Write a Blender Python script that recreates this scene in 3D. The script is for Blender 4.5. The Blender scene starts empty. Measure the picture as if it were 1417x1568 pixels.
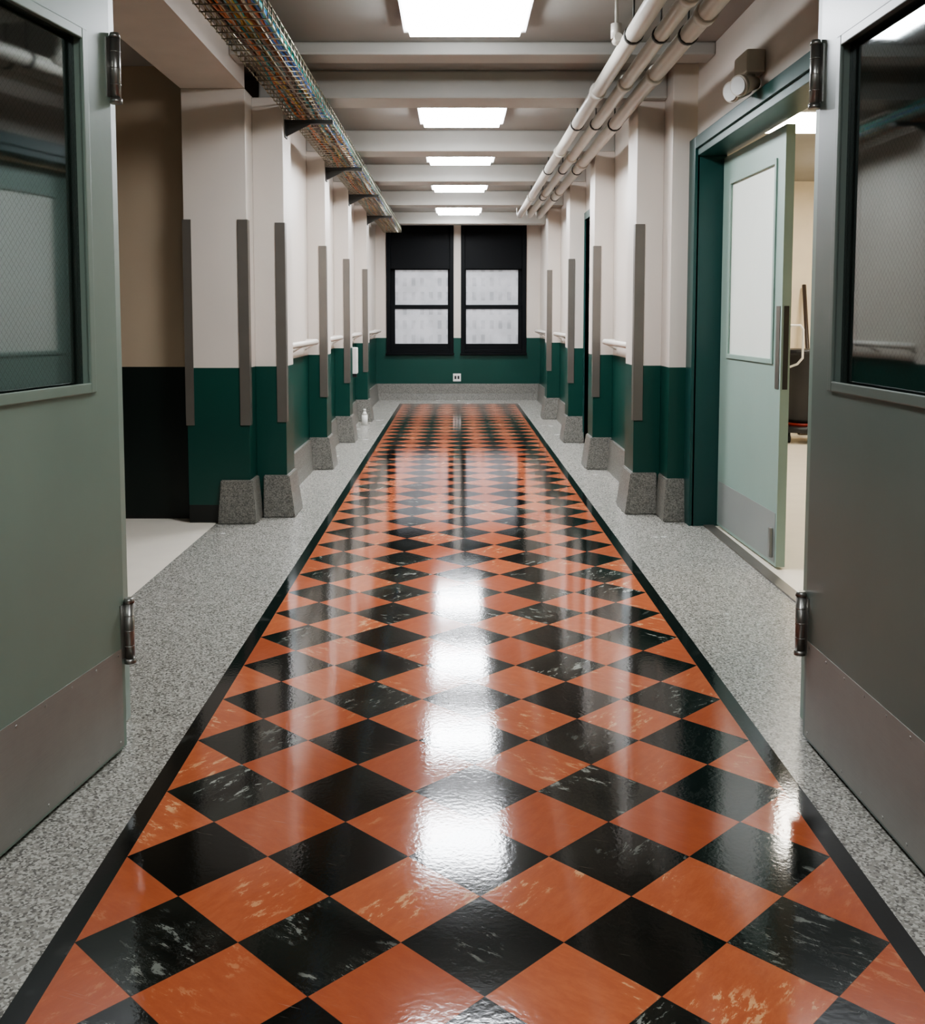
import bpy, bmesh, math, random
from mathutils import Vector, Matrix
random.seed(7)
C = bpy.context.scene.collection

# ------------------------------------------------------------------ nodes
class NT:
    def __init__(s, name):
        s.mat = bpy.data.materials.new(name); s.mat.use_nodes = True
        s.t = s.mat.node_tree; s.t.nodes.clear()
        s.out = s.t.nodes.new('ShaderNodeOutputMaterial')
    def n(s, typ, **kw):
        nd = s.t.nodes.new(typ)
        for k, v in kw.items(): setattr(nd, k, v)
        return nd
    def put(s, sock, v):
        if hasattr(v, 'links') or isinstance(v, bpy.types.NodeSocket): s.t.links.new(v, sock)
        else: sock.default_value = v
    def m(s, op, a, b=0.0, c=0.0):
        nd = s.n('ShaderNodeMath', operation=op)
        s.put(nd.inputs[0], a); s.put(nd.inputs[1], b); s.put(nd.inputs[2], c)
        return nd.outputs[0]
    def mix(s, f, a, b):
        nd = s.n('ShaderNodeMix', data_type='RGBA')
        s.put(nd.inputs[0], f)
        for i, v in ((6, a), (7, b)):
            s.put(nd.inputs[i], (v[0], v[1], v[2], 1.0) if isinstance(v, tuple) else v)
        return nd.outputs[2]
    def pos(s):
        g = s.n('ShaderNodeNewGeometry'); sp = s.n('ShaderNodeSeparateXYZ')
        s.t.links.new(g.outputs['Position'], sp.inputs[0])
        return g.outputs['Position'], sp.outputs[0], sp.outputs[1], sp.outputs[2]
    def noise(s, vec, scale, detail=3.0, rough=0.5):
        nd = s.n('ShaderNodeTexNoise'); s.put(nd.inputs['Vector'], vec)
        nd.inputs['Scale'].default_value = scale; nd.inputs['Detail'].default_value = detail
        nd.inputs['Roughness'].default_value = rough
        return nd.outputs['Fac']
    def ramp(s, f, a, b):
        nd = s.n('ShaderNodeMapRange'); s.put(nd.inputs[0], f)
        nd.inputs[1].default_value = a; nd.inputs[2].default_value = b
        return nd.outputs[0]
    def bsdf(s, col, rough=0.5, metal=0.0, bump=None, bstr=0.1, bdist=0.01, emis=None, estr=0.0, spec=0.5):
        b = s.n('ShaderNodeBsdfPrincipled')
        s.put(b.inputs['Base Color'], (col[0], col[1], col[2], 1.0) if isinstance(col, tuple) else col)
        s.put(b.inputs['Roughness'], rough); s.put(b.inputs['Metallic'], metal)
        b.inputs['Specular IOR Level'].default_value = spec
        if bump is not None:
            bn = s.n('ShaderNodeBump'); bn.inputs['Strength'].default_value = bstr
            bn.inputs['Distance'].default_value = bdist
            s.t.links.new(bump, bn.inputs['Height']); s.t.links.new(bn.outputs[0], b.inputs['Normal'])
        if emis is not None:
            s.put(b.inputs['Emission Color'], (emis[0], emis[1], emis[2], 1.0) if isinstance(emis, tuple) else emis)
            b.inputs['Emission Strength'].default_value = estr
        s.t.links.new(b.outputs[0], s.out.inputs[0])
        return s.mat

def simple(name, col, rough=0.5, metal=0.0, var=0.08, scale=6.0, bstr=0.03, spec=0.5):
    t = NT(name); p, x, y, z = t.pos()
    nz = t.noise(p, scale, 4)
    c = t.mix(nz, tuple(v*(1-var) for v in col), tuple(min(1, v*(1+var)) for v in col))
    return t.bsdf(c, rough, metal, bump=t.noise(p, scale*14, 2), bstr=bstr, bdist=0.003, spec=spec)

def emission(name, col, strength):
    t = NT(name); e = t.n('ShaderNodeEmission')
    e.inputs[0].default_value = (*col, 1); e.inputs[1].default_value = strength
    t.t.links.new(e.outputs[0], t.out.inputs[0]); return t.mat

BEIGE = (0.60, 0.545, 0.485); GREEN = (0.008, 0.054, 0.041)
def wall_mat(name, beige=BEIGE, green=GREEN, h=0.95, kick=None):
    t = NT(name); p, x, y, z = t.pos()
    low = t.m('LESS_THAN', z, h)
    n1 = t.noise(p, 2.2, 4); n2 = t.noise(p, 30, 3)
    bc = t.mix(n1, tuple(v*0.93 for v in beige), tuple(v*1.05 for v in beige))
    gc = t.mix(n1, tuple(v*0.85 for v in green), tuple(v*1.15 for v in green))
    c = t.mix(low, bc, gc)
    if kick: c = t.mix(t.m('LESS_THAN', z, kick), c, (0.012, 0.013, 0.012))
    r = t.m('SUBTRACT', 0.42, t.m('MULTIPLY', low, 0.10))
    return t.bsdf(c, r, bump=n2, bstr=0.12, bdist=0.003, spec=0.4)

M_wall = wall_mat('wall_paint')
M_wallk = wall_mat('wall_paint_kick', kick=0.11)
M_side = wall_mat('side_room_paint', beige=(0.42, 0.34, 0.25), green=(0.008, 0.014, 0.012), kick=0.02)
M_plain = simple('plain_beige_paint', BEIGE, 0.5)
M_room = simple('room_cream_paint', (0.74, 0.64, 0.49), 0.6)
M_ceil = simple('ceiling_paint', (0.30, 0.29, 0.265), 0.6, 0, 0.25, 1.2)
M_beam = simple('beam_paint', (0.42, 0.41, 0.375), 0.5)
M_roomfloor = simple('room_vinyl', (0.76, 0.70, 0.60), 0.35)
M_frameg = simple('frame_green', (0.012, 0.056, 0.049), 0.35)
M_steel = simple('corner_guard_steel', (0.17, 0.155, 0.135), 0.38, 0.5, 0.1)
M_hinge = simple('hinge_steel', (0.36, 0.36, 0.34), 0.3, 0.85)
M_leafL = simple('door_paint_lit', (0.225, 0.30, 0.25), 0.38, 0, 0.10, 3)  # left leaf: sage green, base colour lightened as the better lit leaf
M_leafR = simple('door_paint_shaded', (0.145, 0.182, 0.160), 0.35, 0, 0.10, 3)  # right leaf: grey-green, dimmer light put into a darker base colour
M_leafS = simple('door_paint_pale', (0.31, 0.42, 0.365), 0.4, 0, 0.06, 3)
M_leafK = simple('door_kick_grey', (0.34, 0.36, 0.34), 0.45, 0.2, 0.06, 3)
M_black = simple('black_paint', (0.006, 0.007, 0.008), 0.5, spec=0.12)
M_blackp = simple('black_plastic', (0.02, 0.02, 0.022), 0.35)
M_white = simple('white_plastic', (0.75, 0.74, 0.70), 0.4)
M_pipe = simple('pipe_paint', (0.54, 0.51, 0.45), 0.35)
M_rail = simple('handrail_paint', (0.62, 0.58, 0.52), 0.35)
M_red = simple('red_plastic', (0.30, 0.03, 0.02), 0.4)
M_wood = simple('broom_wood', (0.04, 0.025, 0.018), 0.5)
M_rubber = simple('rubber', (0.015, 0.015, 0.015), 0.7)
M_bristle = simple('bristle', (0.08, 0.06, 0.04), 0.9)
M_wire = simple('zinc_wire', (0.36, 0.33, 0.26), 0.35, 0.8)
M_dark = simple('dark_bracket', (0.06, 0.06, 0.055), 0.5, 0.5)
M_lampbody = simple('emergency_lamp_beige', (0.42, 0.38, 0.31), 0.5)
M_lens = simple('lamp_lens', (0.6, 0.6, 0.58), 0.1)
M_light = emission('fluorescent_diffuser', (0.92, 0.95, 1.0), 62)
M_light2 = emission('room_lamp_diffuser', (1.0, 0.94, 0.82), 46)
M_fill = emission('added_fill_diffuser', (0.95, 0.97, 1.0), 30)  # for the added out-of-view fixtures only
M_lframe = simple('light_frame', (0.7, 0.7, 0.68), 0.4)

# brushed, scuffed stainless kick plate
t = NT('kick_plate_steel'); p, x, y, z = t.pos()
mp = t.n('ShaderNodeVectorMath', operation='MULTIPLY'); t.t.links.new(p, mp.inputs[0]); mp.inputs[1].default_value = (2, 2, 60)
br = t.noise(mp.outputs[0], 6, 4, 0.6); sm = t.noise(p, 4.5, 5, 0.65)
c = t.mix(sm, (0.225, 0.22, 0.195), (0.38, 0.37, 0.335)); c = t.mix(t.m('MULTIPLY', br, 0.25), c, (0.46, 0.46, 0.44))
M_kick = t.bsdf(c, t.m('ADD', 0.36, t.m('MULTIPLY', sm, 0.2)), 0.25, bump=br, bstr=0.05, bdist=0.002)

def terrazzo_cols(t, p):
    v = t.n('ShaderNodeTexVoronoi'); t.put(v.inputs['Vector'], p); v.inputs['Scale'].default_value = 175
    sp = t.n('ShaderNodeSeparateColor'); t.t.links.new(v.outputs['Color'], sp.inputs[0])
    a = t.mix(t.m('GREATER_THAN', sp.outputs[0], 0.60), (0.28, 0.27, 0.24), (0.48, 0.465, 0.415))
    a = t.mix(t.m('GREATER_THAN', sp.outputs[1], 0.80), a, (0.13, 0.125, 0.11))
    n = t.noise(p, 1.7, 3)
    return t.mix(t.m('MULTIPLY', n, 0.2), a, (0.20, 0.195, 0.18))

t = NT('terrazzo_base'); p, x, y, z = t.pos()
v = t.n('ShaderNodeTexVoronoi'); t.put(v.inputs['Vector'], p); v.inputs['Scale'].default_value = 170
sp = t.n('ShaderNodeSeparateColor'); t.t.links.new(v.outputs['Color'], sp.inputs[0])
c = t.mix(sp.outputs[0], (0.085, 0.082, 0.072), (0.25, 0.24, 0.21))
M_tbase = t.bsdf(c, 0.4)

# ---- floor
D = 0.3276; XL, XR, YE = -0.764, 0.874, 14.86; BW = 0.05
t = NT('corridor_floor'); p, x, y, z = t.pos()
u = t.m('DIVIDE', t.m('SUBTRACT', x, XL), D); v_ = t.m('DIVIDE', t.m('SUBTRACT', y, 1.955), D)
a = t.m('ADD', u, v_); b = t.m('SUBTRACT', u, v_)
fa = t.m('FLOOR', a); fb = t.m('FLOOR', b)
odd = t.m('ABSOLUTE', t.m('MODULO', t.m('ADD', fa, fb), 2.0))
odd = t.m('GREATER_THAN', odd, 0.5)
cx = t.n('ShaderNodeCombineXYZ'); t.put(cx.inputs[0], fa); t.put(cx.inputs[1], fb)
wn = t.n('ShaderNodeTexWhiteNoise'); t.t.links.new(cx.outputs[0], wn.inputs['Vector'])
rnd = wn.outputs['Value']
ws = t.n('ShaderNodeSeparateColor'); t.t.links.new(wn.outputs['Color'], ws.inputs[0])
ang = t.m('MULTIPLY', t.m('FLOOR', t.m('MULTIPLY', ws.outputs[1], 2.0)), math.pi/2)
ang = t.m('ADD', ang, 0.65)
vr = t.n('ShaderNodeVectorRotate', rotation_type='Z_AXIS'); t.put(vr.inputs['Vector'], p); t.put(vr.inputs['Angle'], ang)
off = t.n('ShaderNodeVectorMath', operation='ADD'); t.t.links.new(vr.outputs[0], off.inputs[0])
sc = t.n('ShaderNodeVectorMath', operation='SCALE'); t.t.links.new(wn.outputs['Color'], sc.inputs[0]); sc.inputs['Scale'].default_value = 9
t.t.links.new(sc.outputs[0], off.inputs[1])
st = t.n('ShaderNodeVectorMath', operation='MULTIPLY'); t.t.links.new(off.outputs[0], st.inputs[0]); st.inputs[1].default_value = (1.0, 2.6, 1.0)
n1 = t.n('ShaderNodeTexNoise'); t.t.links.new(st.outputs[0], n1.inputs['Vector'])
n1.inputs['Scale'].default_value = 14; n1.inputs['Detail'].default_value = 10; n1.inputs['Roughness'].default_value = 0.74; n1.inputs['Distortion'].default_value = 0.25
nf = n1.outputs['Fac']
big = t.ramp(t.noise(off.outputs[0], 5.0, 2), 0.50, 0.58)
fl = t.m('MULTIPLY', t.ramp(nf, 0.555, 0.595), big)
veinb = t.m('MULTIPLY', fl, t.ramp(rnd, 0.35, 0.8))
ridge = t.m('ABSOLUTE', t.m('SUBTRACT', nf, 0.5)); ridge = t.ramp(ridge, 0.010, 0.0)
ridge = t.m('MULTIPLY', ridge, t.m('MULTIPLY', big, t.m('GREATER_THAN', ws.outputs[2], 0.6)))
veinb = t.m('MAXIMUM', veinb, t.m('MULTIPLY', ridge, 0.2))
cloud = t.ramp(t.noise(st.outputs[0], 3.5, 4), 0.35, 0.7)
black = t.mix(t.m('MULTIPLY', cloud, t.ramp(rnd, 0.2, 1.0)), (0.006, 0.007, 0.006), (0.030, 0.036, 0.029))
black = t.mix(t.m('MULTIPLY', veinb, 0.9), black, (0.33, 0.35, 0.31))
ora = t.mix(rnd, (0.40, 0.105, 0.047), (0.52, 0.158, 0.070))
ora = t.mix(t.m('MULTIPLY', t.ramp(nf, 0.62, 0.40), 0.30), ora, (0.28, 0.06, 0.03))
ora = t.mix(t.m('MULTIPLY', t.m('MULTIPLY', fl, t.ramp(ws.outputs[0], 0.15, 0.8)), 0.85), ora, (0.72, 0.42, 0.22))
tile = t.mix(odd, black, ora)
sv = t.n('ShaderNodeVectorRotate', rotation_type='Z_AXIS'); t.put(sv.inputs['Vector'], p); sv.inputs['Angle'].default_value = 0.35
s2 = t.n('ShaderNodeVectorMath', operation='MULTIPLY'); t.t.links.new(sv.outputs[0], s2.inputs[0]); s2.inputs[1].default_value = (2.5, 70, 1)
scf = t.m('MULTIPLY', t.ramp(t.noise(s2.outputs[0], 3, 3, 0.6), 0.66, 0.74), t.ramp(t.noise(p, 2.3, 2), 0.48, 0.60))
tile = t.mix(t.m('MULTIPLY', scf, 0.45), tile, (0.50, 0.42, 0.34))
ja = t.m('ABSOLUTE', t.m('SUBTRACT', t.m('FRACT', a), 0.5)); jb = t.m('ABSOLUTE', t.m('SUBTRACT', t.m('FRACT', b), 0.5))
joint = t.m('GREATER_THAN', t.m('MAXIMUM', ja, jb), 0.4965)
tile = t.mix(t.m('MULTIPLY', joint, 0.6), tile, (0.02, 0.015, 0.012))
def between(v, lo, hi): return t.m('MULTIPLY', t.m('GREATER_THAN', v, lo), t.m('LESS_THAN', v, hi))
inb = t.m('MULTIPLY', between(x, XL, XR), t.m('LESS_THAN', y, YE))
bor = t.m('MULTIPLY', between(x, XL-BW, XR+BW), t.m('LESS_THAN', y, YE+BW))
terr = terrazzo_cols(t, p)
bblk = t.mix(t.ramp(t.noise(p, 9, 5), 0.6, 0.75), (0.010, 0.011, 0.010), (0.06, 0.06, 0.055))
col = t.mix(bor, terr, bblk); col = t.mix(inb, col, tile)
rn = t.noise(p, 3.0, 4)
rough = t.m('ADD', t.m('SUBTRACT', 0.24, t.m('MULTIPLY', bor, 0.182)), t.m('MULTIPLY', rn, 0.05))
bh = t.m('ADD', t.noise(p, 80, 2), t.m('MULTIPLY', t.noise(p, 28, 2), 0.7))
M_floor = t.bsdf(col, rough, bump=bh, bstr=0.055, bdist=0.003, spec=0.5)

# ---- door glass with wire mesh
def wired_glass(name, tint, refl=0.28):
    t = NT(name)
    tc = t.n('ShaderNodeTexCoord'); sp = t.n('ShaderNodeSeparateXYZ'); t.t.links.new(tc.outputs['Object'], sp.inputs[0])
    ga = t.m('FRACT', t.m('MULTIPLY', t.m('ADD', sp.outputs[0], sp.outputs[2]), 50)); gb = t.m('FRACT', t.m('MULTIPLY', t.m('SUBTRACT', sp.outputs[0], sp.outputs[2]), 50))
    w = t.m('MAXIMUM', t.m('LESS_THAN', ga, 0.08), t.m('LESS_THAN', gb, 0.08))
    tr = t.n('ShaderNodeBsdfTransparent'); tr.inputs[0].default_value = (*tint, 1)
    gl = t.n('ShaderNodeBsdfGlossy'); gl.inputs[0].default_value = (0.8, 0.85, 0.85, 1); gl.inputs['Roughness'].default_value = 0.04
    df = t.n('ShaderNodeBsdfDiffuse'); df.inputs[0].default_value = (0.10, 0.11, 0.11, 1)
    m1 = t.n('ShaderNodeMixShader'); m1.inputs[0].default_value = refl
    t.t.links.new(tr.outputs[0], m1.inputs[1]); t.t.links.new(gl.outputs[0], m1.inputs[2])
    m2 = t.n('ShaderNodeMixShader'); t.t.links.new(t.m('MULTIPLY', w, 0.35), m2.inputs[0])
    t.t.links.new(m1.outputs[0], m2.inputs[1]); t.t.links.new(df.outputs[0], m2.inputs[2])
    t.t.links.new(m2.outputs[0], t.out.inputs[0]); return t.mat
M_glassL = wired_glass('wired_glass_pane', (0.40, 0.43, 0.42), 0.20)
M_frost = simple('frosted_glass', (0.84, 0.88, 0.80), 0.45, 0, 0.03)

# window pane: obscured glass; lit building outline painted in, emission stands for outside light
t = NT('obscured_glass_glow'); p, x, y, z = t.pos()
bx = t.m('LESS_THAN', t.m('FRACT', t.m('MULTIPLY', x, 7.5)), 0.45)
bz = t.m('LESS_THAN', t.m('FRACT', t.m('MULTIPLY', z, 4.6)), 0.6)
f = t.m('MULTIPLY', t.m('MULTIPLY', bx, bz), t.ramp(t.noise(p, 5, 1), 0.35, 0.55))
c = t.mix(t.m('MULTIPLY', f, 0.45), (0.40, 0.41, 0.43), (0.17, 0.18, 0.20))
c = t.mix(t.m('MULTIPLY', t.ramp(t.noise(p, 4, 3), 0.4, 0.65), 0.4), c, (0.60, 0.60, 0.63))
M_pane = t.bsdf(c, 0.25, emis=c, estr=0.40)

# ------------------------------------------------------------------ mesh helpers
def finish(bm, name, mat, parent=None, loc=(0, 0, 0), smooth=False):
    bmesh.ops.recalc_face_normals(bm, faces=bm.faces)
    me = bpy.data.meshes.new(name); bm.to_mesh(me); bm.free()
    if smooth:
        for f in me.polygons: f.use_smooth = True
    if isinstance(mat, (list, tuple)):
        for mm in mat: me.materials.append(mm)
    else: me.materials.append(mat)
    o = bpy.data.objects.new(name, me); C.objects.link(o); o.location = loc
    if parent: o.parent = parent
    return o

def bm_box(bm, x0, x1, y0, y1, z0, z1, mi=0, flare=None):
    vs = [bm.verts.new((x, y, z)) for z in (z0, z1) for (x, y) in ((x0, y0), (x1, y0), (x1, y1), (x0, y1))]
    fs = [(0, 3, 2, 1), (4, 5, 6, 7), (0, 1, 5, 4), (1, 2, 6, 5), (2, 3, 7, 6), (3, 0, 4, 7)]
    for f in fs:
        ff = bm.faces.new([vs[i] for i in f]); ff.material_index = mi
    return vs

def box(name, x0, x1, y0, y1, z0, z1, mat, parent=None, bevel=0.0):
    cx, cy, cz = (x0+x1)/2, (y0+y1)/2, (z0+z1)/2
    bm = bmesh.new(); bm_box(bm, x0-cx, x1-cx, y0-cy, y1-cy, z0-cz, z1-cz)
    if bevel: bmesh.ops.bevel(bm, geom=list(bm.edges), offset=bevel, segments=2, affect='EDGES', profile=0.6)
    return finish(bm, name, mat, parent, (cx, cy, cz))

def boxes(name, lst, mat, parent=None, bevel=0.0):
    bm = bmesh.new()
    for l in lst: bm_box(bm, *l)
    if bevel: bmesh.ops.bevel(bm, geom=list(bm.edges), offset=bevel, segments=2, affect='EDGES', profile=0.6)
    return finish(bm, name, mat, parent)

def bm_cyl(bm, a, b, r, seg=16, r2=None, mi=0):
    a, b = Vector(a), Vector(b); d = b-a; L = d.length
    q = Vector((0, 0, 1)).rotation_difference(d.normalized()).to_matrix().to_4x4()
    mt = Matrix.Translation((a+b)/2) @ q
    g = bmesh.ops.create_cone(bm, cap_ends=True, segments=seg, radius1=r, radius2=r if r2 is None else r2, depth=L, matrix=mt)
    for v in g['verts']:
        for f in v.link_faces: f.material_index = mi; f.smooth = len(f.verts) == 4

def cyls(name, lst, mat, parent=None, seg=16):
    bm = bmesh.new()
    for l in lst: bm_cyl(bm, l[0], l[1], l[2], seg, l[3] if len(l) > 3 else None)
    return finish(bm, name, mat, parent)

def empty(name, loc=(0, 0, 0), rz=0.0):
    e = bpy.data.objects.new(name, None); C.objects.link(e); e.location = loc; e.rotation_euler = (0, 0, rz)
    e.empty_display_size = 0.1
    return e

def tube(name, pts, r, mat, parent=None, bez=False):
    cu = bpy.data.curves.new(name, 'CURVE'); cu.dimensions = '3D'; cu.bevel_depth = r; cu.bevel_resolution = 3; cu.use_fill_caps = True
    s = cu.splines.new('POLY'); s.points.add(len(pts)-1)
    for i, q in enumerate(pts): s.points[i].co = (*q, 1)
    cu.materials.append(mat)
    o = bpy.data.objects.new(name, cu); C.objects.link(o)
    if parent: o.parent = parent
    return o

def flared_base(name, x0, x1, y0, y1, h, fx0, fx1, fy, mat, parent=None):
    """terrazzo plinth: top rectangle x0..x1,y0..y1, bottom flared."""
    bm = bmesh.new()
    lo = [(x0-fx0, y0-fy), (x1+fx1, y0-fy), (x1+fx1, y1), (x0-fx0, y1)]
    hi = [(x0, y0), (x1, y0), (x1, y1), (x0, y1)]
    vs = [bm.verts.new((a, b, 0)) for a, b in lo]+[bm.verts.new((a, b, h)) for a, b in hi]
    for f in [(0, 3, 2, 1), (4, 5, 6, 7), (0, 1, 5, 4), (1, 2, 6, 5), (2, 3, 7, 6), (3, 0, 4, 7)]:
        bm.faces.new([vs[i] for i in f])
    bmesh.ops.bevel(bm, geom=list(bm.edges), offset=0.006, segments=2, affect='EDGES')
    return finish(bm, name, mat, parent)

CH = 2.77; BH = 2.60; YB = 15.6
XWL, XWR = -1.21, 1.30; PL, PR = -1.06, 1.14
tx0, tx1, tz, th_ = -1.03, -0.78, 2.49, 0.075

# ------------------------------------------------------------------ shell
box('floor', -1.46, 1.53, -4, YB+0.2, -0.12, 0, M_floor)
box('floor_side_room', -5.2, -1.46, -4, 6.5, -0.12, 0, M_roomfloor)
box('floor_right_room', 1.53, 5.6, -4, 11.8, -0.12, 0, M_roomfloor)
box('ceiling', -5.2, 5.6, -4, YB+0.2, CH, CH+0.12, M_ceil)

box('wall_left_vestibule', -1.55, -1.40, -4, 2.95, 0, CH, M_wall)
boxes('wall_left', [(-1.63, XWL, 6.67, YB, 0, CH)], M_wall)
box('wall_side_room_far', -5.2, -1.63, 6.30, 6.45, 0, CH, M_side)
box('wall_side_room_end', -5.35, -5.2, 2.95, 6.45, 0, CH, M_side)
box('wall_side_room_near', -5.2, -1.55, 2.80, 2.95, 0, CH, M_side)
box('wall_header_left', -1.63, -1.25, 3.12, 6.17, 2.61, CH, M_plain)
W = [(-1.047, -0.02), (0.09, 1.087)]; WZ0, WZ1 = 0.72, 2.694
boxes('wall_back', [(-1.63, W[0][0], YB, YB+0.2, 0, CH), (W[0][1], W[1][0], YB, YB+0.2, WZ0, WZ1), (W[1][1], 1.58, YB, YB+0.2, 0, CH),
      (W[0][0], W[1][1], YB, YB+0.2, 0, WZ0), (W[0][0], W[1][1], YB, YB+0.2, WZ1, CH)], M_wall)
box('wall_right_vestibule', 1.40, 1.55, -4, 3.0, 0, CH, M_wall)
boxes('wall_right_near', [(1.44, 1.58, 3.12, 3.86, 0, CH), (1.44, 1.58, 3.86, 6.15, 2.26, CH)], M_wall)
boxes('wall_right', [(XWR, 1.58, 6.80, 9.32, 0, CH), (XWR, 1.58, 10.2, YB, 0, CH), (XWR, 1.58, 9.32, 10.2, 2.22, CH), ], M_wall)
box('wall_right_room_far', 1.58, 5.6, 11.5, 11.65, 0, CH, M_room)
box('wall_right_room_side', 5.45, 5.6, 2.95, 11.5, 0, CH, M_room)
box('wall_right_room_near', 1.58, 5.45, 2.80, 2.95, 0, CH, M_room)
box('wall_vestibule_end', -1.55, 1.55, -4.15, -4.0, 0, CH, M_wall)

def base_run(name, side, y0, y1):
    x = XWL if side < 0 else XWR
    bm = bmesh.new()
    s = -side
    prof = [(0, 0), (0.045, 0), (0.03, 0.10), (0.022, 0.25), (0, 0.25)]
    A = [bm.verts.new((x+s*a, y0, b)) for a, b in prof]; B = [bm.verts.new((x+s*a, y1, b)) for a, b in prof]
    n = len(prof)
    for i in range(n): bm.faces.new((A[i], A[(i+1) % n], B[(i+1) % n], B[i]))
    bm.faces.new(A); bm.faces.new(B)
    return finish(bm, name, M_tbase)
LY = [8.40, 10.23, 12.34]
segsL = [(6.67, 8.40), (8.70, 10.23), (10.53, 12.34), (12.64, YB)]
for a_, b_ in segsL: base_run('baseboard_left', -1, a_+0.001, b_-0.035)
segsR = [(6.80, 8.40), (8.70, 9.24), (10.53, 12.60), (12.90, YB)]
for a_, b_ in segsR: base_run('baseboard_right', 1, a_+0.001, b_-0.035)
bm = bmesh.new()
prof = [(0, 0), (0.045, 0), (0.03, 0.10), (0.022, 0.25), (0, 0.25)]
A = [bm.verts.new((XWL, YB-a, b)) for a, b in prof]; B = [bm.verts.new((XWR, YB-a, b)) for a, b in prof]
for i in range(5): bm.faces.new((A[i], A[(i+1) % 5], B[(i+1) % 5], B[i]))
bm.faces.new(A); bm.faces.new(B); finish(bm, 'baseboard_back', M_tbase)

def guard(parent, x, y, sx, z0=0.60, z1=1.84, w=0.055):
    t_ = 0.006
    bm = bmesh.new()
    xa, xb = sorted((x+sx*t_, x-sx*w)); bm_box(bm, xa, xb, y-t_, y, z0, z1)
    xa, xb = sorted((x, x+sx*t_)); bm_box(bm, xa, xb, y, y+w, z0, z1)
    return finish(bm, 'corner_guard', M_steel, parent)

def bracket(yy, bx0):
    bm = bmesh.new()
    bm_box(bm, bx0, tx1+0.02, yy, yy+0.035, tz-0.034, tz-0.009)
    bm_box(bm, bx0, bx0+0.008, yy-0.02, yy+0.055, tz-0.12, tz-0.010)
    vs = [bm.verts.new(q) for q in ((bx0+0.008, yy+0.010, tz-0.11), (bx0+0.008, yy+0.010, tz-0.034), (bx0+0.16, yy+0.010, tz-0.034), (bx0+0.008, yy+0.018, tz-0.11), (bx0+0.008, yy+0.018, tz-0.034), (bx0+0.16, yy+0.018, tz-0.034))]
    for f in ((0, 1, 2), (5, 4, 3), (0, 2, 5, 3), (0, 3, 4, 1), (1, 4, 5, 2)): bm.faces.new([vs[i] for i in f])
    return finish(bm, 'tray_support_bracket', M_dark)

def group(name, loc, parts, rz=0):
    e = empty(name, loc); inv = Matrix.Translation(Vector(loc)).inverted()
    for o in parts: o.parent = e; o.matrix_parent_inverse = inv
    return e

def pier(side, y, th=0.30):
    if side < 0: xs = (XWL, PL)
    else: xs = (PR, XWR)
    parts = [box('pier_shaft', xs[0], xs[1], y, y+th, 0.0, BH, M_wall, bevel=0.004)]
    if side < 0:
        parts.append(flared_base('pier_plinth', XWL, PL+0.015, y-0.012, y+th, 0.265, 0, 0.04, 0.03, M_tbase)); parts.append(guard(None, PL, y, 1))
        parts.append(bracket(y+0.06, PL))
    else: parts.append(flared_base('pier_plinth', PR-0.015, XWR, y-0.012, y+th, 0.265, 0.04, 0, 0.03, M_tbase)); parts.append(guard(None, PR, y, -1))
    group('wall_pier', ((PL if side < 0 else PR), y, 0), parts)
for y in LY: pier(-1, y)
for y in (8.40, 10.23, 12.60): pier(1, y)

parts = [box('pier_shaft_wide', -1.63, -1.25, 6.17, 6.67, 0, 2.61, M_wallk, bevel=0.004),
         box('pier_shaft_narrow', -1.25, PL, 6.37, 6.67, 0, BH, M_wall, bevel=0.004),
         flared_base('plinth_wide', -1.43, -1.235, 6.15, 6.37, 0.265, 0.015, 0.025, 0.03, M_tbase),
         flared_base('plinth_narrow', -1.205, PL+0.015, 6.355, 6.67, 0.265, 0.0, 0.04, 0.03, M_tbase),
         guard(None, -1.25, 6.17, 1), guard(None, PL, 6.37, 1), guard(None, -1.63, 6.17, -1, 0.60, 1.84, 0.045), bracket(6.45, PL)]
group('wall_pier', (-1.3, 6.4, 0), parts)
parts = [box('pier_shaft_narrow', PR, 1.31, 6.47, 6.80, 0, BH, M_wall, bevel=0.004),
         box('pier_shaft_wide', 1.31, 1.58, 6.23, 6.80, 0, CH, M_wall, bevel=0.004),
         flared_base('plinth_narrow', PR-0.015, 1.29, 6.455, 6.80, 0.265, 0.04, 0.0, 0.03, M_tbase),
         flared_base('plinth_wide', 1.30, 1.46, 6.21, 6.46, 0.265, 0.02, 0.0, 0.03, M_tbase),
         guard(None, PR, 6.47, -1)]
group('wall_pier', (1.3, 6.5, 0), parts)

for y, x0, x1, th, bh_ in [(4.1, -1.25, 1.44, 0.3, BH), (5.75, -1.25, 1.44, 0.2, 2.70), (6.40, PL-0.15, 1.31, 0.30, BH), (8.40, XWL, XWR, 0.3, BH), (10.23, XWL, XWR, 0.3, BH), (12.34, XWL, XWR, 0.3, BH), (14.75, XWL, XWR, 0.25, BH)]:
    box('ceiling_beam', x0, x1, y, y+th, bh_, CH, M_beam, bevel=0.012)

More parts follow.
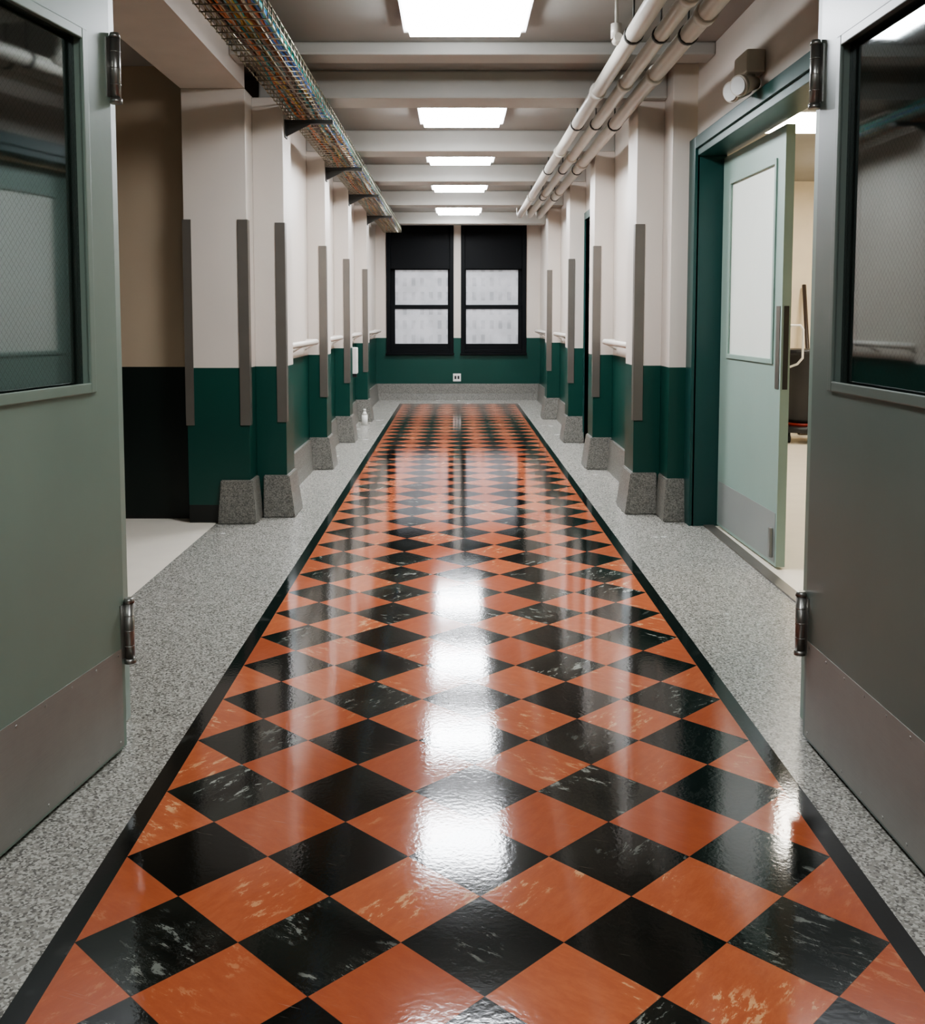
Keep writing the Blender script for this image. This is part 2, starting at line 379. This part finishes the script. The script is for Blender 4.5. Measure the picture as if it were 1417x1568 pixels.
# ------------------------------------------------------------------ ceiling lights
def fixture(x, y, w=0.58, l=0.66, mat=M_light):
    z = 2.71
    bm = bmesh.new()
    t_ = 0.022
    bm_box(bm, -w/2-t_, w/2+t_, -l/2-t_, l/2+t_, 0.012, CH-z)
    h = finish(bm, 'housing', M_lframe)
    bm = bmesh.new()
    for a in ((-w/2-t_, -w/2, -l/2-t_, l/2+t_), (w/2, w/2+t_, -l/2-t_, l/2+t_), (-w/2, w/2, -l/2-t_, -l/2), (-w/2, w/2, l/2, l/2+t_)):
        bm_box(bm, *a, -0.001, 0.012)
    fr = finish(bm, 'frame', M_lframe)
    bm = bmesh.new()
    vs = bm_box(bm, -w/2, w/2, -l/2, l/2, -0.03, 0.011)
    for v in vs[:4]: v.co.x *= 0.96; v.co.y *= 0.96
    d = finish(bm, 'diffuser', mat)
    e = empty('ceiling_light', (x, y, z))
    for o in (h, fr, d): o.parent = e
for y in (5.0, 7.48, 9.37, 11.43, 14.0): fixture(0.05, y)
fixture(0.05, 0.9, mat=M_fill); fixture(0.05, -2.2, mat=M_fill)  # out-of-view fixtures, added to light the foreground doors
fixture(2.53, 7.72, mat=M_light2); fixture(4.1, 5.2, mat=M_light2); fixture(4.0, 9.8, mat=M_light2)  # first shows through the gap; other two unseen, added to brighten the room

# ------------------------------------------------------------------ windows
for i, (a, b) in enumerate(W):
    pa, pb = ((-0.917, -0.11) if i == 0 else (0.17, 0.967))
    ps = []
    fr = [(a, a+0.06, YB-0.02, YB+0.14, WZ0, WZ1), (b-0.06, b, YB-0.02, YB+0.14, WZ0, WZ1), (a+0.06, b-0.06, YB-0.02, YB+0.14, WZ1-0.05, WZ1), (a+0.06, b-0.06, YB-0.02, YB+0.14, WZ0, WZ0+0.06)]
    ps.append(boxes('frame', fr, M_black, bevel=0.004))
    sa, sb = a+0.06, b-0.06
    lo = [(sa, pa, YB+0.03, YB+0.08, 0.78, 1.45), (pb, sb, YB+0.03, YB+0.08, 0.78, 1.45), (pa, pb, YB+0.03, YB+0.08, 0.78, 0.861), (pa, pb, YB+0.03, YB+0.08, 1.39, 1.45)]
    up = [(sa, pa, YB+0.085, YB+0.13, 1.40, 2.644), (pb, sb, YB+0.085, YB+0.13, 1.40, 2.644), (pa, pb, YB+0.085, YB+0.13, 1.40, 1.455), (pa, pb, YB+0.085, YB+0.13, 1.987, 2.644)]
    ps.append(boxes('lower_sash', lo, M_black, bevel=0.003)); ps.append(boxes('upper_sash', up, M_black, bevel=0.003))
    ps.append(box('roller_blind', sa+0.004, sb-0.004, YB+0.01, YB+0.02, 2.0, 2.64, M_black))
    ps.append(box('lower_pane', pa, pb, YB+0.052, YB+0.058, 0.861, 1.39, M_pane))
    ps.append(box('upper_pane', pa, pb, YB+0.105, YB+0.111, 1.455, 1.987, M_pane))
    ps.append(box('sill', a-0.01, b+0.01, YB-0.05, YB-0.0, WZ0-0.03, WZ0, M_black, bevel=0.004))
    group('window_%d' % (i+1), ((a+b)/2, YB, WZ0), ps)

parts = [box('cover_plate', -0.03, 0.09, YB-0.008, YB, 0.285, 0.405, M_white, bevel=0.003),
         boxes('sockets', [(-0.008, 0.022, YB-0.011, YB-0.008, 0.32, 0.37), (0.038, 0.068, YB-0.011, YB-0.008, 0.32, 0.37)], M_blackp)]
group('wall_outlet', (0.03, YB, 0.34), parts)

# ------------------------------------------------------------------ handrails
def handrail(side, y0, y1, z=1.06):
    xw = XWL if side < 0 else XWR; s = -side
    xr = xw+s*0.085
    pts = [(xw, y0, z), (xr-s*0.02, y0, z), (xr-s*0.006, y0+0.006, z), (xr, y0+0.02, z), (xr, y1-0.02, z), (xr-s*0.006, y1-0.006, z), (xr-s*0.02, y1, z), (xw, y1, z)]
    o = tube('rail_tube', pts, 0.023, M_rail)
    bm = bmesh.new()
    n = max(2, int((y1-y0)/0.7)+1)
    for k in range(n):
        y = y0+0.12+(y1-y0-0.24)*k/(n-1)
        bm_box(bm, min(xw, xw+s*0.008), max(xw, xw+s*0.008), y-0.03, y+0.03, z-0.09, z-0.03)
        bm_cyl(bm, (xw+s*0.004, y, z-0.06), (xr, y, z-0.015), 0.009, 10)
    b = finish(bm, 'rail_brackets', M_rail)
    group('handrail', (xw, (y0+y1)/2, z), [o, b])
handrail(-1, 6.80, 8.28); handrail(-1, 8.82, 10.1); handrail(-1, 10.65, 12.2); handrail(-1, 12.8, 15.3)
handrail(1, 6.95, 8.28); handrail(1, 10.65, 12.45); handrail(1, 13.05, 15.3)

# ------------------------------------------------------------------ swinging corridor doors
def leaf(name, loc, ang, s, paint, width=1.10):
    """local x from hinge along leaf, visible face y=0, body towards -s*y"""
    e = empty(name, loc, ang)
    T = 0.045; y0, y1 = sorted((0, -s*T))
    z0, z1 = 0.012, 2.24; wz0, wz1 = 1.07, 1.985; wx0, wx1 = 0.155, width-0.155
    boxes('slab', [(0, wx0, y0, y1, z0, z1), (wx1, width, y0, y1, z0, z1), (wx0, wx1, y0, y1, z0, wz0), (wx0, wx1, y0, y1, wz1, z1)], paint, e)
    for sd in (1, -1):
        f = 0 if sd == 1 else -s*T
        ya, yb = sorted((f+s*sd*0.009, f)); g = 0.02
        boxes('glazing_bead', [(wx0-g, wx0+0.008, ya, yb, wz0-g, wz1+g), (wx1-0.008, wx1+g, ya, yb, wz0-g, wz1+g), (wx0+0.008, wx1-0.008, ya, yb, wz0-g, wz0+0.008), (wx0+0.008, wx1-0.008, ya, yb, wz1-0.008, wz1+g)], paint, e, bevel=0.003)
    c0, c1 = sorted((-s*0.020, -s*0.026))
    box('wired_glass', wx0, wx1, c0, c1, wz0, wz1, M_glassL, e)
    ya, yb = sorted((0, s*0.002)); box('kick_plate', 0.02, width-0.02, ya, yb, 0.02, 0.305, M_kick, e)
    bm = bmesh.new()
    for k in range(9):
        x_ = 0.04+k*(width-0.08)/8
        for zz in (0.29, 0.035): bm_cyl(bm, (x_, 0, zz), (x_, s*0.0035, zz), 0.004, 8)
    finish(bm, 'screws', M_hinge, e)
    bm = bmesh.new()
    for zz in (0.35, 1.94):
        bm_cyl(bm, (-0.008, s*0.013, zz-0.082), (-0.008, s*0.013, zz+0.082), 0.0145, 18)
        for q in (-1, 1):
            bm_cyl(bm, (-0.008, s*0.013, zz+q*0.082), (-0.008, s*0.013, zz+q*0.096), 0.017, 18, 0.012 if q > 0 else None)
        for q in (-0.045, 0, 0.045): bm_cyl(bm, (-0.008, s*0.013, zz+q-0.0015), (-0.008, s*0.013, zz+q+0.0015), 0.0153, 18)
        ya, yb = sorted((0, s*0.003)); bm_box(bm, -0.008, 0.022, ya, yb, zz-0.08, zz+0.08)
    finish(bm, 'hinges', M_hinge, e)
    return e
leaf('door_1', (-0.956, 2.88, 0), math.atan2(-0.989, -0.148), 1, M_leafL)
leaf('door_2', (1.037, 2.95, 0), math.atan2(-1.0, 0.017), -1, M_leafR)
boxes('trim_corridor_door_frame', [(-1.63, -1.02, 2.95, 3.12, 0, 2.45), (1.085, 1.58, 3.0, 3.12, 0, 2.45), (-1.63, 1.58, 3.0, 3.12, 2.45, CH)], M_leafL, bevel=0.004)

# ------------------------------------------------------------------ side double-door opening on the right
boxes('trim_side_door_frame', [(1.425, 1.60, 6.07, 6.15, 0, 2.26), (1.425, 1.60, 3.86, 3.92, 0, 2.26), (1.425, 1.60, 3.92, 6.07, 2.20, 2.26), (1.41, 1.44, 6.07, 6.22, 0, 2.31), (1.41, 1.44, 3.80, 6.07, 2.24, 2.31)], M_frameg, bevel=0.003)
box('trim_threshold', 1.50, 1.56, 3.92, 6.07, 0, 0.008, M_steel)
dv = Vector((0.022, -1.06)); L = dv.length
e = empty('door_3', (1.578, 6.06, 0), math.atan2(dv.y, dv.x))
w = L; z1 = 2.185; T = 0.045
gx0, gx1, gz0, gz1 = 0.16, w-0.13, 1.04, 2.02
boxes('slab', [(0, gx0, 0, T, 0.012, z1), (gx1, w, 0, T, 0.012, z1), (gx0, gx1, 0, T, 0.012, gz0), (gx0, gx1, 0, T, gz1, z1)], M_leafS, e)
boxes('glazing_bead', [(gx0-0.02, gx0+0.006, -0.009, 0, gz0-0.02, gz1+0.02), (gx1-0.006, gx1+0.02, -0.009, 0, gz0-0.02, gz1+0.02), (gx0+0.006, gx1-0.006, -0.009, 0, gz0-0.02, gz0+0.006), (gx0+0.006, gx1-0.006, -0.009, 0, gz1-0.006, gz1+0.02)], M_leafS, e, bevel=0.003)
box('frosted_glass', gx0, gx1, 0.008, 0.016, gz0, gz1, M_frost, e)
box('kick_plate', 0.02, w-0.02, -0.002, 0, 0.03, 0.28, M_leafK, e)
box('push_plate', w-0.075, w-0.02, -0.003, 0, 0.90, 1.31, M_steel, e)
box('edge_lock_plate', w, w+0.002, 0.010, 0.035, 0.90, 1.31, M_dark, e)
boxes('floor_bolt', [(w-0.075, w-0.045, -0.018, 0, 0.05, 0.20)], M_hinge, e, bevel=0.004)
group('door_4', (1.36, 9.76, 0), [boxes('frame', [(1.285, 1.50, 9.25, 9.32, 0, 2.29), (1.285, 1.50, 10.2, 10.23, 0, 2.29), (1.285, 1.32, 9.32, 10.2, 2.22, 2.29)], M_frameg),
          box('leaf', 1.38, 1.425, 9.322, 10.198, 0.01, 2.218, M_frameg, bevel=0.003),
          cyls('knob', [((1.38, 9.42, 1.0), (1.33, 9.42, 1.0), 0.012), ((1.345, 9.42, 1.0), (1.315, 9.42, 1.0), 0.028)], M_hinge)])

# ------------------------------------------------------------------ cable tray
ty0, ty1 = 3.2, 14.9
bm = bmesh.new()
r = 0.0030
for k in range(6): bm_cyl(bm, (tx0+(tx1-tx0)*k/5, ty0, tz), (tx0+(tx1-tx0)*k/5, ty1, tz), r, 6)
for x_ in (tx0, tx1):
    for zz in (tz+th_/2, tz+th_): bm_cyl(bm, (x_, ty0, zz), (x_, ty1, zz), r*1.3, 6)
y = ty0+0.03
while y < ty1:
    bm_cyl(bm, (tx0, y, tz-0.004), (tx1, y, tz-0.004), r, 6)
    bm_cyl(bm, (tx0-0.004, y, tz-0.004), (tx0-0.004, y, tz+th_), r, 6); bm_cyl(bm, (tx1+0.004, y, tz-0.004), (tx1+0.004, y, tz+th_), r, 6)
    y += 0.10
tray = finish(bm, 'wire_basket', M_wire)
cols = [((0.62, 0.16, 0.02), 8, 0), ((0.70, 0.48, 0.06), 6, 0), ((0.01, 0.28, 0.30), 7, 0), ((0.10, 0.05, 0.025), 8, 0), ((0.85, 0.83, 0.66), 4, 1), ((0.05, 0.22, 0.75), 3, 1), ((0.02, 0.42, 0.38), 3, 1)]  # last three sheath colours imitate highlights along the tray's right side
parts = [tray]
for ci, (cc, num, edge_glint) in enumerate(cols):
    m = simple('cable_sheath_%d' % ci, cc, 0.35)
    cu = bpy.data.curves.new('cables', 'CURVE'); cu.dimensions = '3D'; cu.bevel_depth = 0.0075; cu.bevel_resolution = 1; cu.materials.append(m)
    for k in range(num):
        s = cu.splines.new('POLY'); N = 90; s.points.add(N-1)
        bx_ = random.uniform(tx1-0.06, tx1-0.012) if edge_glint else random.uniform(tx0+0.02, tx1-0.03)
        bz = tz+0.009+random.uniform(0, 0.055); ph = random.uniform(0, 6); am = random.uniform(0.008, 0.03)*(0.5 if edge_glint else 1)
        for i in range(N):
            yy = ty0+(ty1-ty0)*i/(N-1)
            xx = min(max(bx_+am*math.sin(yy*2.1+ph)+random.uniform(-0.007, 0.007), tx0+0.01), tx1-0.01)
            s.points[i].co = (xx, yy, bz+0.008*math.sin(yy*3.3+ph*2)+0.009, 1)
    o = bpy.data.objects.new('cables_%d' % (ci+1), cu); C.objects.link(o); parts.append(o)
group('cable_tray', (-0.9, 8, tz), parts)

# ------------------------------------------------------------------ pipes
px = [0.815, 0.94, 1.065]; pz = 2.54
parts = []
for k, x_ in enumerate(px):
    r = (0.040, 0.036, 0.042)[k]
    pts = [(x_, 3.13, pz), (x_, 12.9+0.05*k, pz), (x_, 12.96+0.05*k, pz+0.02), (x_, 12.99+0.05*k, pz+0.06), (x_, 13.0+0.05*k, CH)]
    parts.append(tube('pipe_%d' % (k+1), pts, r, M_pipe))
    bm = bmesh.new()
    for yy in (3.9+0.25*k, 5.9-0.2*k, 8.0+0.3*k, 10.9-0.2*k): bm_cyl(bm, (x_, yy, pz), (x_, yy+0.07, pz), r+0.008, 18)
    parts.append(finish(bm, 'couplings', M_pipe))
bm = bmesh.new()
for yy in (4.75, 6.9, 9.0, 11.0):
    for k, x_ in enumerate(px):
        r = (0.040, 0.036, 0.042)[k]
        bm_cyl(bm, (x_, yy, pz), (x_, yy+0.025, pz), r+0.005, 18)
        bm_cyl(bm, (x_, yy+0.012, pz+r), (x_, yy+0.012, CH), 0.005, 8)
parts.append(finish(bm, 'hanger_clamps', M_dark))
parts.append(cyls('valve_fitting', [((0.765, 4.95, pz+0.03), (0.765, 4.95, pz+0.10), 0.026), ((0.765, 4.95, pz+0.10), (0.765, 4.95, CH), 0.008), ((0.77, 4.91, pz+0.03), (0.77, 4.99, pz+0.03), 0.02)], M_pipe))
group('ceiling_pipes', (0.94, 8, pz), parts)

# ------------------------------------------------------------------ emergency light over side door
bx = 1.44; by = 4.93; bz = 2.385
parts = [box('housing', bx-0.09, bx, by-0.11, by+0.11, bz+0.0, bz+0.11, M_lampbody, bevel=0.012)]
for q in (-0.065, 0.065):
    bm = bmesh.new()
    bm_cyl(bm, (bx-0.05, by+q, bz+0.0), (bx-0.055, by+q, bz-0.03), 0.014, 12)
    bm_cyl(bm, (bx-0.03, by+q+0.01, bz-0.035), (bx-0.115, by+q-0.05, bz-0.06), 0.028, 24, 0.046)
    bm_cyl(bm, (bx-0.115, by+q-0.05, bz-0.06), (bx-0.13, by+q-0.06, bz-0.064), 0.049, 24)
    parts.append(finish(bm, 'lamp_head', M_lampbody))
    parts.append(cyls('lens', [((bx-0.128, by+q-0.059, bz-0.064), (bx-0.134, by+q-0.063, bz-0.065), 0.041)], M_lens, seg=24))
group('emergency_light', (bx, by, bz), parts)

# ------------------------------------------------------------------ items in the right room
cx_, cy_ = 3.54, 10.3
bm = bmesh.new()
rings = [(0.17, 0.20), (0.19, 0.24), (0.235, 0.88), (0.255, 0.885), (0.26, 0.93), (0.245, 0.94), (0.20, 0.93)]
prev = None
for rr, zz in rings:
    ring = [bm.verts.new((cx_+rr*math.cos(a*math.pi/14), cy_+rr*math.sin(a*math.pi/14), zz)) for a in range(28)]
    if prev:
        for i in range(28): bm.faces.new((prev[i], prev[(i+1) % 28], ring[(i+1) % 28], ring[i]))
    else: bm.faces.new(ring[::-1])
    prev = ring
bm.faces.new(prev)
parts = [finish(bm, 'bin_body', M_blackp, smooth=True)]
bm = bmesh.new(); bm_cyl(bm, (cx_, cy_, 0.11), (cx_, cy_, 0.17), 0.27, 28); parts.append(finish(bm, 'dolly', M_blackp))
bm = bmesh.new(); bm_cyl(bm, (cx_, cy_, 0.17), (cx_, cy_, 0.20), 0.18, 28); parts.append(finish(bm, 'red_ring', M_red))
bm = bmesh.new()
for k in range(4):
    a_ = k*math.pi/2+0.5; wx, wy = cx_+0.21*math.cos(a_), cy_+0.21*math.sin(a_)
    bm_cyl(bm, (wx-0.015, wy, 0.045), (wx+0.015, wy, 0.045), 0.045, 16); bm_box(bm, wx-0.02, wx+0.02, wy-0.01, wy+0.01, 0.06, 0.11)
parts.append(finish(bm, 'casters', M_rubber))
parts.append(tube('handle', [(cx_-0.22, cy_, 0.72), (cx_-0.26, cy_-0.02, 0.72), (cx_-0.17, cy_-0.28, 0.80), (cx_-0.12, cy_-0.28, 0.86), (cx_-0.12, cy_-0.28, 1.14), (cx_-0.15, cy_-0.28, 1.18), (cx_-0.26, cy_-0.28, 1.18)], 0.012, M_white))
group('wheeled_trash_bin', (cx_, cy_, 0), parts)
bm = bmesh.new()
bm_cyl(bm, (3.84, 10.92, 0.12), (3.90, 11.44, 1.62), 0.022, 10)
bm2 = bmesh.new(); bm_box(bm2, 3.70, 3.98, 10.86, 10.94, 0.0, 0.13)
group('push_broom', (3.84, 10.9, 0), [finish(bm, 'broom_handle', M_wood), finish(bm2, 'broom_head', M_bristle)])
parts = [box('dispenser_body', XWL, XWL+0.10, 11.55, 11.67, 0.62, 0.92, M_white, bevel=0.012), box('dispenser_spout', XWL+0.02, XWL+0.09, 11.58, 11.64, 0.58, 0.62, M_blackp)]
group('wall_dispenser', (XWL, 11.6, 0.7), parts)
bm = bmesh.new(); bm_cyl(bm, (-1.06, 11.9, 0), (-1.06, 11.9, 0.12), 0.035, 16); bm_cyl(bm, (-1.06, 11.9, 0.12), (-1.06, 11.9, 0.16), 0.035, 16, 0.014); bm_cyl(bm, (-1.06, 11.9, 0.16), (-1.06, 11.9, 0.19), 0.015, 12)
finish(bm, 'plastic_bottle', M_white)

def vrail(side):
    xw = 1.40*side; xr = xw-side*0.08
    o = tube('rail_tube', [(xw, 0.6, 1.14), (xr, 0.62, 1.14), (xr, 2.7, 1.14), (xw, 2.72, 1.14)], 0.02, M_rail)
    group('handrail', (xw, 1.6, 1.14), [o])
vrail(1); vrail(-1)

# ------------------------------------------------------------------ world, camera, film look
w = bpy.data.worlds.new('night'); bpy.context.scene.world = w; w.use_nodes = True
w.node_tree.nodes['Background'].inputs[0].default_value = (0.02, 0.025, 0.035, 1)
try:
    bpy.context.scene.view_settings.view_transform = 'AgX'
    bpy.context.scene.view_settings.look = 'AgX - Medium High Contrast'
except Exception as ex:
    print('look not set', ex)
cam = bpy.data.cameras.new('camera'); co = bpy.data.objects.new('camera', cam); C.objects.link(co)
cam.sensor_fit = 'VERTICAL'; cam.sensor_height = 36; cam.sensor_width = 36
cam.lens = 36*1560/1568; cam.shift_y = -(784-609)/1568; cam.shift_x = 11.5/1568
cam.clip_start = 0.05
co.location = (0, 0, 1.25); co.rotation_euler = (math.radians(90-4.46), 0, 0)
bpy.context.scene.camera = co
